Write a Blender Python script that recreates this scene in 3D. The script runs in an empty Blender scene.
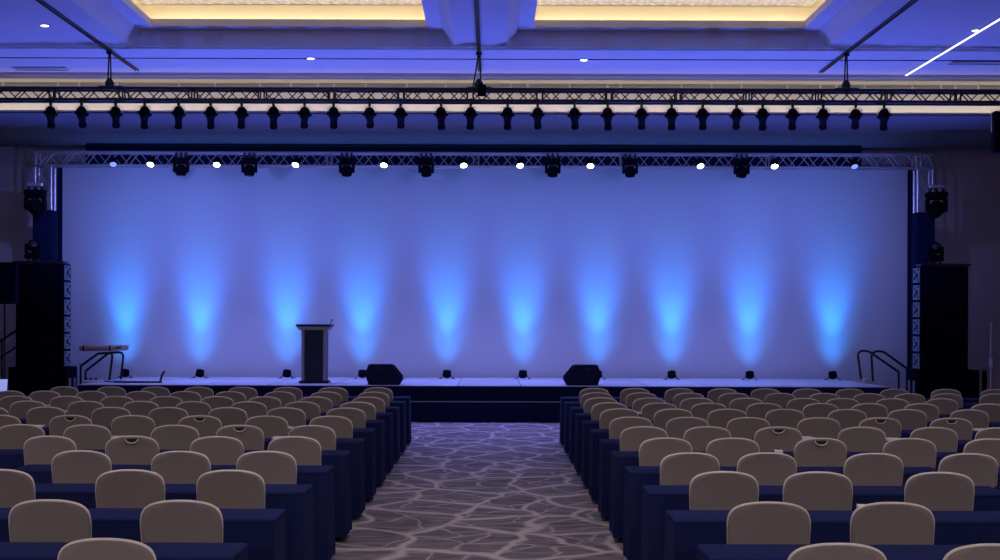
import bpy, bmesh, math, random
from mathutils import Vector, Matrix
random.seed(7)
S = bpy.context.scene
COL = S.collection
R = math.radians
F, VPX, Y0, ROLL, CZ = 1480.0, 492.0, 323.5, 0.003, 1.88

def pt(px, py, d):
    """photo position -> place in the room at depth d"""
    return Vector(((px - VPX) * d / F, d, CZ - (py - Y0 - ROLL * (px - 500)) * d / F))
def wx(px, d): return (px - VPX) * d / F
def wz(py, d, px=500): return CZ - (py - Y0 - ROLL * (px - 500)) * d / F

# ---------------------------------------------------------------- materials
def mat(name, col, rough=0.7, metal=0.0, spec=0.3, noise=0.0, nscale=40, bump=0.0, sheen=0.0):
    m = bpy.data.materials.new(name); m.use_nodes = True
    nt = m.node_tree; b = nt.nodes['Principled BSDF']
    b.inputs['Base Color'].default_value = (*col, 1)
    b.inputs['Roughness'].default_value = rough
    b.inputs['Metallic'].default_value = metal
    b.inputs['Specular IOR Level'].default_value = spec
    if sheen: b.inputs['Sheen Weight'].default_value = sheen
    if noise or bump:
        tc = nt.nodes.new('ShaderNodeTexCoord'); n = nt.nodes.new('ShaderNodeTexNoise')
        n.inputs['Scale'].default_value = nscale; n.inputs['Detail'].default_value = 4
        nt.links.new(tc.outputs['Object'], n.inputs['Vector'])
        if noise:
            mx = nt.nodes.new('ShaderNodeMix'); mx.data_type = 'RGBA'
            mx.inputs['A'].default_value = (*[max(0, c * (1 - noise)) for c in col], 1)
            mx.inputs['B'].default_value = (*[min(1, c * (1 + noise)) for c in col], 1)
            nt.links.new(n.outputs['Fac'], mx.inputs['Factor'])
            nt.links.new(mx.outputs['Result'], b.inputs['Base Color'])
        if bump:
            bp = nt.nodes.new('ShaderNodeBump'); bp.inputs['Strength'].default_value = bump
            bp.inputs['Distance'].default_value = 0.01
            nt.links.new(n.outputs['Fac'], bp.inputs['Height']); nt.links.new(bp.outputs['Normal'], b.inputs['Normal'])
    return m

def emit(name, col, strength):
    m = bpy.data.materials.new(name); m.use_nodes = True
    b = m.node_tree.nodes['Principled BSDF']
    b.inputs['Base Color'].default_value = (*col, 1)
    b.inputs['Emission Color'].default_value = (*col, 1)
    b.inputs['Emission Strength'].default_value = strength
    return m

M = {}
M['ceiling'] = mat('ceiling paint', (.62, .62, .64), .85, noise=.03, nscale=3)
M['soffit'] = mat('soffit paint', (.17, .165, .18), .85, noise=.05, nscale=2)
M['wall'] = mat('wall covering', (.50, .43, .43), .85, noise=.08, nscale=6)
M['cream'] = mat('cream moulding', (.72, .66, .56), .6)
M['coveback'] = mat('cove paint', (.75, .70, .60), .8)
M['white'] = mat('white enamel', (.8, .8, .8), .5)
M['grille'] = mat('grille grey', (.58, .58, .62), .6)
M['blackmetal'] = mat('black metal', (.012, .012, .016), .45, .3, .5)
M['blackplastic'] = mat('black plastic', (.0035, .0038, .010), .8, 0, .08, noise=.2, nscale=90)
M['blackpaint'] = mat('black cabinet paint', (.004, .004, .012), .9, 0, .05, noise=.3, nscale=120, bump=.2)
M['wedgepaint'] = mat('navy black cabinet paint', (.011, .014, .042), .8, 0, .15, noise=.2, nscale=60)
M['grillecloth'] = mat('speaker grille', (.0025, .0025, .010), .95, 0, .03)
M['sideplate'] = mat('rigging plate', (.26, .28, .34), .5, .2, .5, noise=.15, nscale=30)
M['alu'] = mat('aluminium', (.62, .61, .64), .4, .8, .5)
M['trussblack'] = mat('black truss', (.02, .02, .025), .5, .4, .5)
M['blackcloth'] = mat('black cloth', (.008, .012, .050), .95, 0, .1, noise=.2, nscale=20)
M['navycloth'] = mat('navy table cloth', (.015, .022, .100), .9, 0, .08, noise=.12, nscale=60, bump=.05)
M['taupe'] = mat('taupe fabric', (.31, .272, .26), .9, 0, .15, noise=.10, nscale=70, bump=.15)
M['seatfab'] = mat('seat fabric', (.26, .225, .22), .9, 0, .15, noise=.10, nscale=70)
M['rim'] = mat('pale edge trim', (.88, .80, .72), .55, 0, .4)
M['chairmetal'] = mat('bronze chair frame', (.10, .085, .07), .4, .6)
M['slot'] = mat('dark slot', (.03, .028, .03), .9)
M['backdrop'] = mat('white backdrop cloth', (.70, .70, .72), .9, 0, .1, noise=.02, nscale=1.2)
M['paper'] = mat('paper', (.84, .80, .78), .8)
M['redfolder'] = mat('reddish folder', (.30, .13, .11), .7)
M['tan'] = mat('tan canvas', (.36, .27, .20), .8, noise=.15, nscale=25)
M['glasslens'] = mat('dark glass lens', (.02, .02, .03), .1, 0, .8)
M['chrome'] = mat('steel', (.6, .6, .62), .3, .9)
M['lecternblack'] = mat('lectern black', (.008, .011, .036), .5, 0, .4)
M['lecterntrim'] = mat('lectern trim', (.30, .31, .36), .4, .5)
M['lamp'] = emit('par lens lit', (.75, .86, 1.0), 12)
M['lampdim'] = emit('par lens dim', (.25, .35, 1.0), 1.0)
M['uplens'] = emit('uplight lens lit', (.2, .55, 1.0), 4)
M['downl'] = emit('downlight lit', (1, .9, .75), 9)
M['led'] = emit('linear light lit', (.93, .93, 1.0), 1.7)
M['screenlit'] = emit('laptop screen lit', (.35, .42, .95), .7)

def carpet():
    m = bpy.data.materials.new('patterned carpet'); m.use_nodes = True
    nt = m.node_tree; N = nt.nodes; L = nt.links; b = N['Principled BSDF']
    b.inputs['Roughness'].default_value = .95; b.inputs['Specular IOR Level'].default_value = .1
    geo = N.new('ShaderNodeNewGeometry')
    wn = N.new('ShaderNodeTexNoise'); wn.inputs['Scale'].default_value = .9; wn.inputs['Detail'].default_value = 3
    L.new(geo.outputs['Position'], wn.inputs['Vector'])
    ma = N.new('ShaderNodeMixRGB'); ma.blend_type = 'ADD'; ma.inputs['Fac'].default_value = .75
    L.new(geo.outputs['Position'], ma.inputs['Color1']); L.new(wn.outputs['Color'], ma.inputs['Color2'])
    def veins(scale, rot, rnd, lo, hi, off):
        mp = N.new('ShaderNodeMapping'); mp.inputs['Scale'].default_value = scale
        mp.inputs['Rotation'].default_value = (0, 0, rot); mp.inputs['Location'].default_value = (off, off * .7, 0)
        L.new(ma.outputs['Color'], mp.inputs['Vector'])
        v = N.new('ShaderNodeTexVoronoi'); v.voronoi_dimensions = '2D'; v.feature = 'DISTANCE_TO_EDGE'
        v.inputs['Scale'].default_value = 1; v.inputs['Randomness'].default_value = rnd
        L.new(mp.outputs['Vector'], v.inputs['Vector'])
        r = N.new('ShaderNodeMapRange'); r.inputs['From Min'].default_value = lo; r.inputs['From Max'].default_value = hi
        r.inputs['To Min'].default_value = 1; r.inputs['To Max'].default_value = 0
        L.new(v.outputs['Distance'], r.inputs['Value']); return r.outputs['Result']
    v1 = veins((1.5, .85, 1), R(18), 1, .02, .085, 0)
    v2 = veins((2.1, 1.5, 1), R(-38), 1, .012, .06, 4.3)
    mx = N.new('ShaderNodeMath'); mx.operation = 'MULTIPLY'; mx.inputs[1].default_value = .6; L.new(v2, mx.inputs[0])
    mm = N.new('ShaderNodeMath'); mm.operation = 'MAXIMUM'; L.new(v1, mm.inputs[0]); L.new(mx.outputs[0], mm.inputs[1])
    # fine striations inside the cells
    mp = N.new('ShaderNodeMapping'); mp.inputs['Scale'].default_value = (2.2, 13, 1); mp.inputs['Rotation'].default_value = (0, 0, R(12))
    L.new(ma.outputs['Color'], mp.inputs['Vector'])
    sn = N.new('ShaderNodeTexNoise'); sn.inputs['Scale'].default_value = 1.3; sn.inputs['Detail'].default_value = 5
    L.new(mp.outputs['Vector'], sn.inputs['Vector'])
    cr = N.new('ShaderNodeValToRGB'); cr.color_ramp.elements[0].position = .36; cr.color_ramp.elements[1].position = .66
    cr.color_ramp.elements[0].color = (.12, .108, .125, 1); cr.color_ramp.elements[1].color = (.29, .26, .275, 1)
    L.new(sn.outputs['Fac'], cr.inputs['Fac'])
    fin = N.new('ShaderNodeMixRGB'); fin.inputs['Color2'].default_value = (.56, .49, .475, 1)
    L.new(mm.outputs[0], fin.inputs['Fac']); L.new(cr.outputs['Color'], fin.inputs['Color1'])
    L.new(fin.outputs['Color'], b.inputs['Base Color'])
    return m
M['carpet'] = carpet()

def deckmat():
    m = mat('stage deck', (.50, .50, .54), .5, 0, .4)
    nt = m.node_tree; N = nt.nodes; L = nt.links; b = N['Principled BSDF']
    geo = N.new('ShaderNodeNewGeometry'); mp = N.new('ShaderNodeMapping')
    mp.inputs['Location'].default_value = (.66, 0, 0)
    L.new(geo.outputs['Position'], mp.inputs['Vector'])
    br = N.new('ShaderNodeTexBrick'); br.offset = 0; br.inputs['Scale'].default_value = 1
    br.inputs['Brick Width'].default_value = 1.22; br.inputs['Row Height'].default_value = 2.44
    br.inputs['Mortar Size'].default_value = .008; br.inputs['Mortar'].default_value = (.10, .10, .12, 1)
    br.inputs['Color1'].default_value = (.58, .58, .62, 1); br.inputs['Color2'].default_value = (.68, .68, .72, 1)
    L.new(mp.outputs['Vector'], br.inputs['Vector']); L.new(br.outputs['Color'], b.inputs['Base Color'])
    return m
M['deck'] = deckmat()

def crystal():
    m = mat('crystal beads', (.5, .48, .5), .25, .3, .8)
    nt = m.node_tree; N = nt.nodes; L = nt.links; b = N['Principled BSDF']
    geo = N.new('ShaderNodeNewGeometry'); v = N.new('ShaderNodeTexVoronoi'); v.inputs['Scale'].default_value = 9
    v.inputs['Randomness'].default_value = .35
    L.new(geo.outputs['Position'], v.inputs['Vector'])
    cr = N.new('ShaderNodeValToRGB'); cr.color_ramp.elements[0].color = (.75, .72, .74, 1); cr.color_ramp.elements[1].color = (.35, .34, .38, 1)
    cr.color_ramp.elements[1].position = .55
    L.new(v.outputs['Distance'], cr.inputs['Fac']); L.new(cr.outputs['Color'], b.inputs['Base Color'])
    return m
M['crystal'] = crystal()
_b = M['crystal'].node_tree.nodes['Principled BSDF']; _b.inputs['Emission Color'].default_value = (1, .88, .76, 1); _b.inputs['Emission Strength'].default_value = .22

# ---------------------------------------------------------------- mesh builder
class MB:
    def __init__(self): self.bm = bmesh.new(); self.mi = 0
    def _tag(self, faces):
        for f in faces: f.material_index = self.mi
    def box(self, x0, x1, y0, y1, z0, z1, bevel=0, seg=2, mtx=None):
        vs = [self.bm.verts.new((x, y, z)) for x in (x0, x1) for y in (y0, y1) for z in (z0, z1)]
        q = [(0, 1, 3, 2), (4, 6, 7, 5), (0, 4, 5, 1), (2, 3, 7, 6), (0, 2, 6, 4), (1, 5, 7, 3)]
        fs = [self.bm.faces.new([vs[i] for i in k]) for k in q]; self._tag(fs)
        if bevel:
            es = list({e for f in fs for e in f.edges})
            r = bmesh.ops.bevel(self.bm, geom=es, offset=bevel, segments=seg, profile=.5, affect='EDGES', material=-1)
            vs = list({v for v in vs if v.is_valid} | set(r['verts']))
        if mtx is not None:
            for v in vs: v.co = mtx @ v.co
        return vs
    def prism(self, pts, y0, y1, axis='y', bevel=0, mtx=None):
        """closed outline (a,b) extruded along an axis"""
        def co(a, b, t): return {'y': (a, t, b), 'x': (t, a, b), 'z': (a, b, t)}[axis]
        A = [self.bm.verts.new(co(a, b, y0)) for a, b in pts]; B = [self.bm.verts.new(co(a, b, y1)) for a, b in pts]
        n = len(pts)
        fs = [self.bm.faces.new(A), self.bm.faces.new(B[::-1])]
        for i in range(n): fs.append(self.bm.faces.new((A[i], B[i], B[(i + 1) % n], A[(i + 1) % n])))
        self._tag(fs); vs = A + B
        if bevel:
            es = list({e for f in fs for e in f.edges})
            r = bmesh.ops.bevel(self.bm, geom=es, offset=bevel, segments=2, profile=.5, affect='EDGES', material=-1)
            vs = list({v for v in vs if v.is_valid} | set(r['verts']))
        if mtx is not None:
            for v in vs: v.co = mtx @ v.co
        return vs
    def tube(self, pts, r, n=8, cap=True, radii=None):
        pts = [Vector(p) for p in pts]; rings = []
        up = None
        for i, p in enumerate(pts):
            a = pts[max(0, i - 1)]; c = pts[min(len(pts) - 1, i + 1)]
            t = (c - a).normalized()
            if up is None:
                up = Vector((0, 0, 1)) if abs(t.z) < .9 else Vector((1, 0, 0))
            u = t.cross(up).normalized(); w = u.cross(t).normalized(); up = w
            rr = radii[i] if radii else r
            rings.append([self.bm.verts.new(p + (u * math.cos(k * 2 * math.pi / n) + w * math.sin(k * 2 * math.pi / n)) * rr) for k in range(n)])
        fs = []
        for a, b in zip(rings, rings[1:]):
            for k in range(n): fs.append(self.bm.faces.new((a[k], a[(k + 1) % n], b[(k + 1) % n], b[k])))
        if cap: fs += [self.bm.faces.new(rings[0][::-1]), self.bm.faces.new(rings[-1])]
        self._tag(fs)
    def lathe(self, prof, n=16, mtx=None):
        """(radius, height) profile spun about z"""
        rings = []; vs = []
        for r, z in prof:
            ring = [self.bm.verts.new((r * math.cos(k * 2 * math.pi / n), r * math.sin(k * 2 * math.pi / n), z)) for k in range(n)]
            rings.append(ring); vs += ring
        fs = []
        for a, b in zip(rings, rings[1:]):
            for k in range(n): fs.append(self.bm.faces.new((a[k], a[(k + 1) % n], b[(k + 1) % n], b[k])))
        fs += [self.bm.faces.new(rings[0][::-1]), self.bm.faces.new(rings[-1])]; self._tag(fs)
        if mtx is not None:
            for v in vs: v.co = mtx @ v.co
    def quad(self, *ps):
        f = self.bm.faces.new([self.bm.verts.new(p) for p in ps]); f.material_index = self.mi; return f
    def build(self, name, mats, parent=None, smooth=False, loc=(0, 0, 0)):
        bmesh.ops.recalc_face_normals(self.bm, faces=self.bm.faces[:])
        me = bpy.data.meshes.new(name); self.bm.to_mesh(me); self.bm.free()
        for m in (mats if isinstance(mats, (list, tuple)) else [mats]): me.materials.append(m)
        if smooth:
            for p in me.polygons: p.use_smooth = True
            try: me.set_sharp_from_angle(angle=R(smooth if smooth is not True else 40))
            except Exception: pass
        o = bpy.data.objects.new(name, me); COL.objects.link(o); o.location = loc
        if parent: o.parent = parent
        return o

def tag(o, label, cat, group=None, kind=None):
    if label: o['label'] = label
    if cat: o['category'] = cat
    if group: o['group'] = group
    if kind: o['kind'] = kind
    return o
def thing(name, label, cat, loc=(0, 0, 0), rz=0, group=None):
    o = bpy.data.objects.new(name, None); COL.objects.link(o)
    o.empty_display_size = .1; o.location = loc; o.rotation_euler = (0, 0, rz)
    return tag(o, label, cat, group)
def struct(o): o['kind'] = 'structure'; return o
KIDS = {}
def kids(o): return [c for c in bpy.data.objects if c.parent == o]
def dup(root, loc=None, rz=None, label=None, tree=None):
    tree = tree or (root, [(c, kids(c)) for c in kids(root)])
    r = root.copy(); COL.objects.link(r)
    if loc is not None: r.location = loc
    if rz is not None: r.rotation_euler = (0, 0, rz)
    if label: r['label'] = label
    out = []
    for ch, subs in tree[1]:
        c = ch.copy(); COL.objects.link(c); c.parent = r; out.append(c)
        for g in subs:
            d = g.copy(); COL.objects.link(d); d.parent = c
    return r, out
def tree_of(root): return (root, [(c, kids(c)) for c in kids(root)])

ORD = ['zeroth', 'first', 'second', 'third', 'fourth', 'fifth', 'sixth', 'seventh', 'eighth', 'ninth', 'tenth', 'eleventh',
       'twelfth', 'thirteenth', 'fourteenth', 'fifteenth', 'sixteenth', 'seventeenth', 'eighteenth', 'nineteenth', 'twentieth',
       'twenty-first', 'twenty-second', 'twenty-third', 'twenty-fourth', 'twenty-fifth', 'twenty-sixth', 'twenty-seventh']
def light(kind, name, loc, energy, col, target=None, **kw):
    l = bpy.data.lights.new(name, kind); l.energy = energy; l.color = col
    for k, v in kw.items(): setattr(l, k, v)
    o = bpy.data.objects.new(name, l); COL.objects.link(o); o.location = loc
    if target is not None:
        o.rotation_euler = (Vector(target) - Vector(loc)).to_track_quat('-Z', 'Y').to_euler()
    return o

# ---------------------------------------------------------------- the room
XL, XR, YB, YF, CH = -15.0, 15.0, -4.0, 33.4, 6.6
m = MB(); m.box(XL, XR, YB, YF, -.1, 0); struct(m.build('floor', M['carpet']))
m = MB(); m.box(XL - .2, XR + .2, YF, YF + .2, 0, 7.5); struct(m.build('wall_back', M['wall']))
m = MB(); m.box(XL - .2, XL, YB, YF, 0, 7.5); struct(m.build('wall_left', M['wall']))
m = MB(); m.box(XR, XR + .2, YB, YF, 0, 7.5); struct(m.build('wall_right', M['wall']))
m = MB(); m.box(XL - .2, XR + .2, YB - .2, YB, 0, 7.5); struct(m.build('wall_rear', M['wall']))
# ceiling with stepped coffers
CX = [(-6.19, -.655), (.234, 5.69)]
CY = [(17.0, 25.3), (7.0, 15.3), (-3.0, 5.3)]
xs = sorted({XL, XR, *[v for c in CX for v in c]}); ys = sorted({YB, 27.95, *[v for c in CY for v in c]})
m = MB()
for x0, x1 in zip(xs, xs[1:]):
    for y0, y1 in zip(ys, ys[1:]):
        if (x0, x1) in CX and (y0, y1) in CY: continue
        m.quad((x0, y0, CH), (x1, y0, CH), (x1, y1, CH), (x0, y1, CH))
RINGS = [(0, CH), (.2, 6.86), (.45, 6.86), (.45, 6.98), (.42, 6.98), (.42, 6.90), (.12, 6.90), (.12, 7.30)]
for x0, x1 in CX:
    for y0, y1 in CY:
        cor = lambda o, z: [(x0 + o, y0 + o, z), (x1 - o, y0 + o, z), (x1 - o, y1 - o, z), (x0 + o, y1 - o, z)]
        for k, ((oa, za), (ob, zb)) in enumerate(zip(RINGS, RINGS[1:])):
            A, B = cor(oa, za), cor(ob, zb)
            m.mi = 1 if k >= 2 else 0
            for i in range(4): m.quad(A[i], A[(i + 1) % 4], B[(i + 1) % 4], B[i])
        m.mi = 1; m.quad(*cor(.12, 7.30)); m.mi = 0
ceil = struct(m.build('ceiling', [M['ceiling'], M['coveback']]))
# dark void above the coffers so that no stray light enters
m = MB(); m.box(XL - .2, XR + .2, YB - .2, 28.45, 7.45, 7.6); struct(m.build('ceiling_roof', M['soffit']))

# cornice, lit cove and soffit above the stage
m = MB(); m.box(XL, XR, 27.95, 28.45, 6.53, 6.62); m.box(XL, XR, 28.0, 28.45, 6.49, 6.53); struct(m.build('trim_1', M['cream']))
m = MB(); m.box(XL, XR, 28.47, 28.6, 5.86, 6.62); struct(m.build('trim_2', M['coveback']))
m = MB(); m.box(XL, XR, 28.0, 28.06, 5.84, 5.895, .008); struct(m.build('trim_3', M['cream']))
m = MB(); m.box(XL, XR, 28.0, YF, 5.70 + .14, 5.86); struct(m.build('ceiling_soffit', M['soffit']))
m = MB(); m.box(XL, XR, 26.39, 26.42, CH - .012, CH); struct(m.build('trim_4', M['slot']))
n = 5
for px, y0 in ((107, 12), (478, 12), (847, 12)):
    X = wx(px, 25.5); m = MB()
    for s in (-.026, .026): m.box(X + s - .009, X + s + .009, y0, 27.6, CH - .035, CH)
    m.box(X - .02, X + .02, y0, 27.6, CH - .008, CH)
    struct(m.build('trim_%d' % n, M['blackmetal'])); n += 1

# air grille along the top of the cove
ag = thing('vent_grille', 'long grey air grille strip under the ceiling cornice, above the upper truss', 'air grille', (0, 28.46, 6.37))
m = MB()
for k in range(7): m.box(-14.5, 14.5, -.03, 0, .012 + k * .028, .026 + k * .028)
m.box(-14.5, 14.5, -.006, 0, 0, .20)
m.build('slat_panel', M['grille'], ag)
for px in (2, 57, 78, 116, 178, 214, 259, 290, 317, 333, 365, 406, 445, 510, 527, 569, 607, 620, 681, 711, 741, 787, 820, 836, 864, 912, 941, 955, 978):
    m = MB(); X = wx(px, 28.4); m.box(X - .018, X + .018, -.05, -.0, 0, .2); m.build('divider', M['white'], ag)

# recessed downlights, linear light, vents on the ceiling
for i, (px, py, lb) in enumerate(((44, 25, 'small lit downlight in the ceiling left of the left ceiling track'),
                       (310, 58, 'small lit downlight in the ceiling between left coffer and truss'),
                       (583, 59.5, 'small lit downlight in the ceiling between right coffer and truss'),
                       (975, 30, 'small lit downlight beside the white linear ceiling light'))):
    d = (CH - CZ) * F / (Y0 + ROLL * (px - 500) - py)
    t = thing('ceiling_light', lb, 'ceiling light', (wx(px, d), d, CH), group='recessed ceiling downlights')
    m = MB(); m.lathe([(.085, 0), (.09, -.010), (.062, -.013), (.058, -.004)], 20); m.build('trim_ring', M['white'], t, True)
    m = MB(); m.lathe([(.06, -.006), (.055, -.016), (.02, -.022)], 20); m.build('diffuser', M['downl'], t, True)
t = thing('ceiling_strip_light', 'thin white lit line light running along the ceiling on the right', 'ceiling light', (7.78, 27.9, CH - .004))
m = MB(); m.box(-.026, .026, -12, -.02, -.02, 0); m.build('housing', M['white'], t)
m = MB(); m.box(-.016, .016, -11.98, -.04, -.03, -.018); m.build('diffuser', M['led'], t)
for px, py, w, lb in ((40, 68, 1.0, 'grey slot vent in the ceiling at the far left'), (985, 62, 1.3, 'grey slot vent in the ceiling at the far right')):
    d = (CH - CZ) * F / (Y0 + ROLL * (px - 500) - py)
    t = thing('ceiling_vent', lb, 'vent', (wx(px, d), d, CH))
    m = MB()
    m.box(-w / 2, w / 2, -.14, -.12, -.03, 0); m.box(-w / 2, w / 2, .12, .14, -.03, 0); m.box(-w / 2, -w / 2 + .02, -.12, .12, -.03, 0); m.box(w / 2 - .02, w / 2, -.12, .12, -.03, 0)
    m.build('frame', M['grille'], t)
    m = MB()
    for k in range(5): m.box(-w / 2 + .02, w / 2 - .02, -.10 + k * .045, -.08 + k * .045, -.02, 0)
    m.build('slat_panel', M['grille'], t)

# crystal chandelier panels in the visible coffers
for (x0, x1), lb in zip(CX, ('flat crystal bead chandelier in the left ceiling coffer', 'flat crystal bead chandelier in the right ceiling coffer')):
    t = thing('chandelier', lb, 'chandelier', ((x0 + x1) / 2, 21.1, 7.23)); w = (x1 - x0) / 2 - .3; dd = 3.85
    m = MB()
    for sx in (-1, 1): m.box(sx * w - .03, sx * w + .03, -dd, dd, 0, .06)
    for sy in (-1, 1): m.box(-w, w, sy * dd - .03, sy * dd + .03, 0, .06)
    for sx in (-.6, .6):
        for sy in (-.7, .7): m.tube([(sx * w, sy * dd, .04), (sx * w, sy * dd, .065)], .01, 6)
    m.build('frame', M['chrome'], t)
    m = MB(); nx, ny = 46, 60
    g = [[m.bm.verts.new((-w + 2 * w * i / nx, -dd + 2 * dd * j / ny, -.012 * ((i + j) % 2) + .02)) for j in range(ny + 1)] for i in range(nx + 1)]
    for i in range(nx):
        for j in range(ny): m.bm.faces.new((g[i][j], g[i + 1][j], g[i + 1][j + 1], g[i][j + 1]))
    m.build('crystal_beads', M['crystal'], t)

# ---------------------------------------------------------------- stage
SF, SB, SH = 28.5, 32.75, .68
SL, SR = wx(78, 28.5), wx(889.5, 28.5)
t = thing('stage', 'wide low stage with pale deck and black cloth skirt', 'stage', (0, SF, 0))
m = MB(); m.box(SL, SR, 0, SB - SF, SH - .05, SH); m.build('deck', M['deck'], t)
m = MB()
def fold_sheet(m, p0, p1, z0, z1, amp, step, nz=2, flare=0):
    p0, p1 = Vector(p0), Vector(p1); L = (p1 - p0).length; u = (p1 - p0) / L; nrm = Vector((u.y, -u.x)); n = max(2, int(L / step)); rows = []
    for j in range(nz + 1):
        z = z1 + (z0 - z1) * j / nz; a = amp * (j / nz * .7 + .3)
        rows.append([m.bm.verts.new((*(p0 + u * L * i / n + nrm * (a * (math.sin(i * 2.1) * .5 + math.sin(i * .83 + 1) * .5) + flare * j / nz)), z)) for i in range(n + 1)])
    for a, b in zip(rows, rows[1:]):
        for i in range(n): m.bm.faces.new((a[i], a[i + 1], b[i + 1], b[i]))
fold_sheet(m, (SL, -.012), (SR, -.012), .005, SH - .01, .02, .06)
fold_sheet(m, (SR, 0), (SR, SB - SF), .005, SH - .01, .02, .06)
fold_sheet(m, (SL, SB - SF), (SL, 0), .005, SH - .01, .02, .06)
m.build('skirt', M['blackcloth'], t, True)
t = thing('stage_step', 'long low black step in front of the stage at the end of the aisle', 'step', (-.05, SF - .36, 0))
m = MB(); m.box(-2.6, 2.6, 0, .29, .355, .40, .006); m.build('tread', M['blackpaint'], t)
m = MB(); fold_sheet(m, (-2.59, .0), (2.59, .0), .005, .36, .012, .08); fold_sheet(m, (2.59, 0), (2.59, .28), .005, .3, .01, .08); fold_sheet(m, (-2.59, .28), (-2.59, 0), .005, .3, .01, .08)
m.build('skirt', M['blackcloth'], t, True)
m = MB(); m.box(-2.6, 2.6, -.008, .004, .382, .398); m.build('nosing', M['sideplate'], t)

# backdrop cloth
BD = 33.0
bl, br_ = wx(62, BD), wx(907, BD); bt = wz(167, BD)
t = thing('backdrop', 'huge white cloth backdrop lit blue behind the stage', 'backdrop', (0, BD, 0))
m = MB(); nx = 240
rows = [[m.bm.verts.new((bl + (br_ - bl) * i / nx, .012 * math.sin(i * .31) + .010 * math.sin(i * .127 + 1), z)) for i in range(nx + 1)] for z in (.02, .8, 2.0, 3.5, bt)]
for a, b in zip(rows, rows[1:]):
    for i in range(nx): m.bm.faces.new((a[i], a[i + 1], b[i + 1], b[i]))
m.build('cloth', M['backdrop'], t, True)
m = MB(); fold_sheet(m, (bl - .11, .03), (bl - .005, .03), .02, bt + .03, .01, .03); fold_sheet(m, (br_ + .005, .03), (br_ + .11, .03), .02, bt + .03, .01, .03)
m.build('side_border', M['blackcloth'], t)
m = MB(); m.tube([(bl - .1, 0.02, bt + .03), (br_ + .1, .02, bt + .03)], .025, 8); m.build('top_pipe', M['blackmetal'], t)
m = MB(); fold_sheet(m, (wx(84, 32.6), 0), (wx(862, 32.6), 0), 5.36, 5.80, .05, .09)
o = m.build('border_curtain', M['blackcloth'], None, True, (0, 32.7, 0)); tag(o, 'long black border curtain hanging above the white backdrop', 'curtain')
m = MB(); m.tube([(wx(84, 32.6), .0, 5.80), (wx(862, 32.6), 0, 5.80)], .03, 8); m.build('pipe', M['blackmetal'], o)

# ---------------------------------------------------------------- trusses
def truss(name, label, x0, x1, d, z0, z1, dep, rc, rl, mt, sec, cell, joints=True):
    t = thing(name, label, 'truss', (0, d, z0)); h = z1 - z0
    for y in (0, dep):
        for z in (rc, h - rc):
            m = MB(); m.tube([(x0, y, z), (x1, y, z)], rc, 8); m.build('chord', mt, t, True)
    for y, ph in ((0, 0), (dep, 1)):
        m = MB(); x = x0; k = ph
        while x < x1 - .02:
            xe = min(x + cell, x1)
            m.tube([(x, y, rc if k % 2 else h - rc), (xe, y, h - rc if k % 2 else rc)], rl, 6); x = xe; k += 1
        m.build('lattice', mt, t)
    for z in (rc, h - rc):
        m = MB(); x = x0; k = 0
        while x < x1 - .02:
            xe = min(x + cell * 2, x1)
            m.tube([(x, 0 if k % 2 else dep, z), (xe, dep if k % 2 else 0, z)], rl, 6)
            x = xe; k += 1
        m.build('cross_bracing', mt, t)
    x = x0
    while x <= x1 + .001:
        m = MB()
        for s in (-.05, .05):
            if x0 - .001 <= x + s <= x1 + .001:
                for z in (rc * 2, h - rc * 2): m.box(x + s - rl * 1.2, x + s + rl * 1.2, 0, dep, z - rl * 1.2, z + rl * 1.2)
                for y in (0, dep): m.tube([(x + s, y, rc), (x + s, y, h - rc)], rl * 1.4, 6)
        m.build('end_frame', mt, t); x += sec
    return t
UT = 25.5
ut0, ut1 = wz(102.3, UT), wz(87.6, UT)
truss('lighting_truss', 'black box truss hung from the ceiling, spanning the whole room width', wx(-18, UT), wx(1018, UT), UT, ut0, ut1, .25, .028, .011, M['trussblack'], 1.2, .2)
LT = 30.6
lt0, lt1 = wz(167.3, LT), wz(152, LT)
truss('goalpost_truss', 'silver box truss across the top of the white backdrop', wx(33, LT), wx(933, LT), LT, lt0, lt1, .30, .022, .010, M['alu'], 3.05, .22)

# towers
for sx, xa, xb, lb in ((-1, 33, 52, 'tall truss tower with black sleeve at the left end of the backdrop'), (1, 916, 934, 'tall truss tower with black sleeve at the right end of the backdrop')):
    X0, X1 = wx(xa, LT), wx(xb, LT); t = thing('truss_tower', lb, 'truss tower', ((X0 + X1) / 2, LT + .15, 0)); w = (X1 - X0) / 2 - .03
    for a in (-1, 1):
        for b in (-1, 1):
            m = MB(); m.tube([(a * w, b * .13, .03), (a * w, b * .13, lt0 - .02)], .024, 8); m.build('chord', M['alu'], t, True)
    m = MB(); z = 3.9; k = 0
    while z < lt0 - .1:
        ze = min(z + .36, lt0)
        for b in (-1, 1): m.tube([(-w if k % 2 else w, b * .13, z), (w if k % 2 else -w, b * .13, ze)], .011, 6)
        z = ze; k += 1
    m.build('lattice', M['alu'], t)
    m = MB(); zt = wz(211, LT); m.box(-w - .04, w + .04, -.18, .18, .04, zt, .02); m.build('sleeve', M['blackcloth'], t)
    m = MB(); m.box(-.4, .4, -.4, .4, 0, .03, .006); m.build('base_plate', M['blackmetal'], t)

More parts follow.
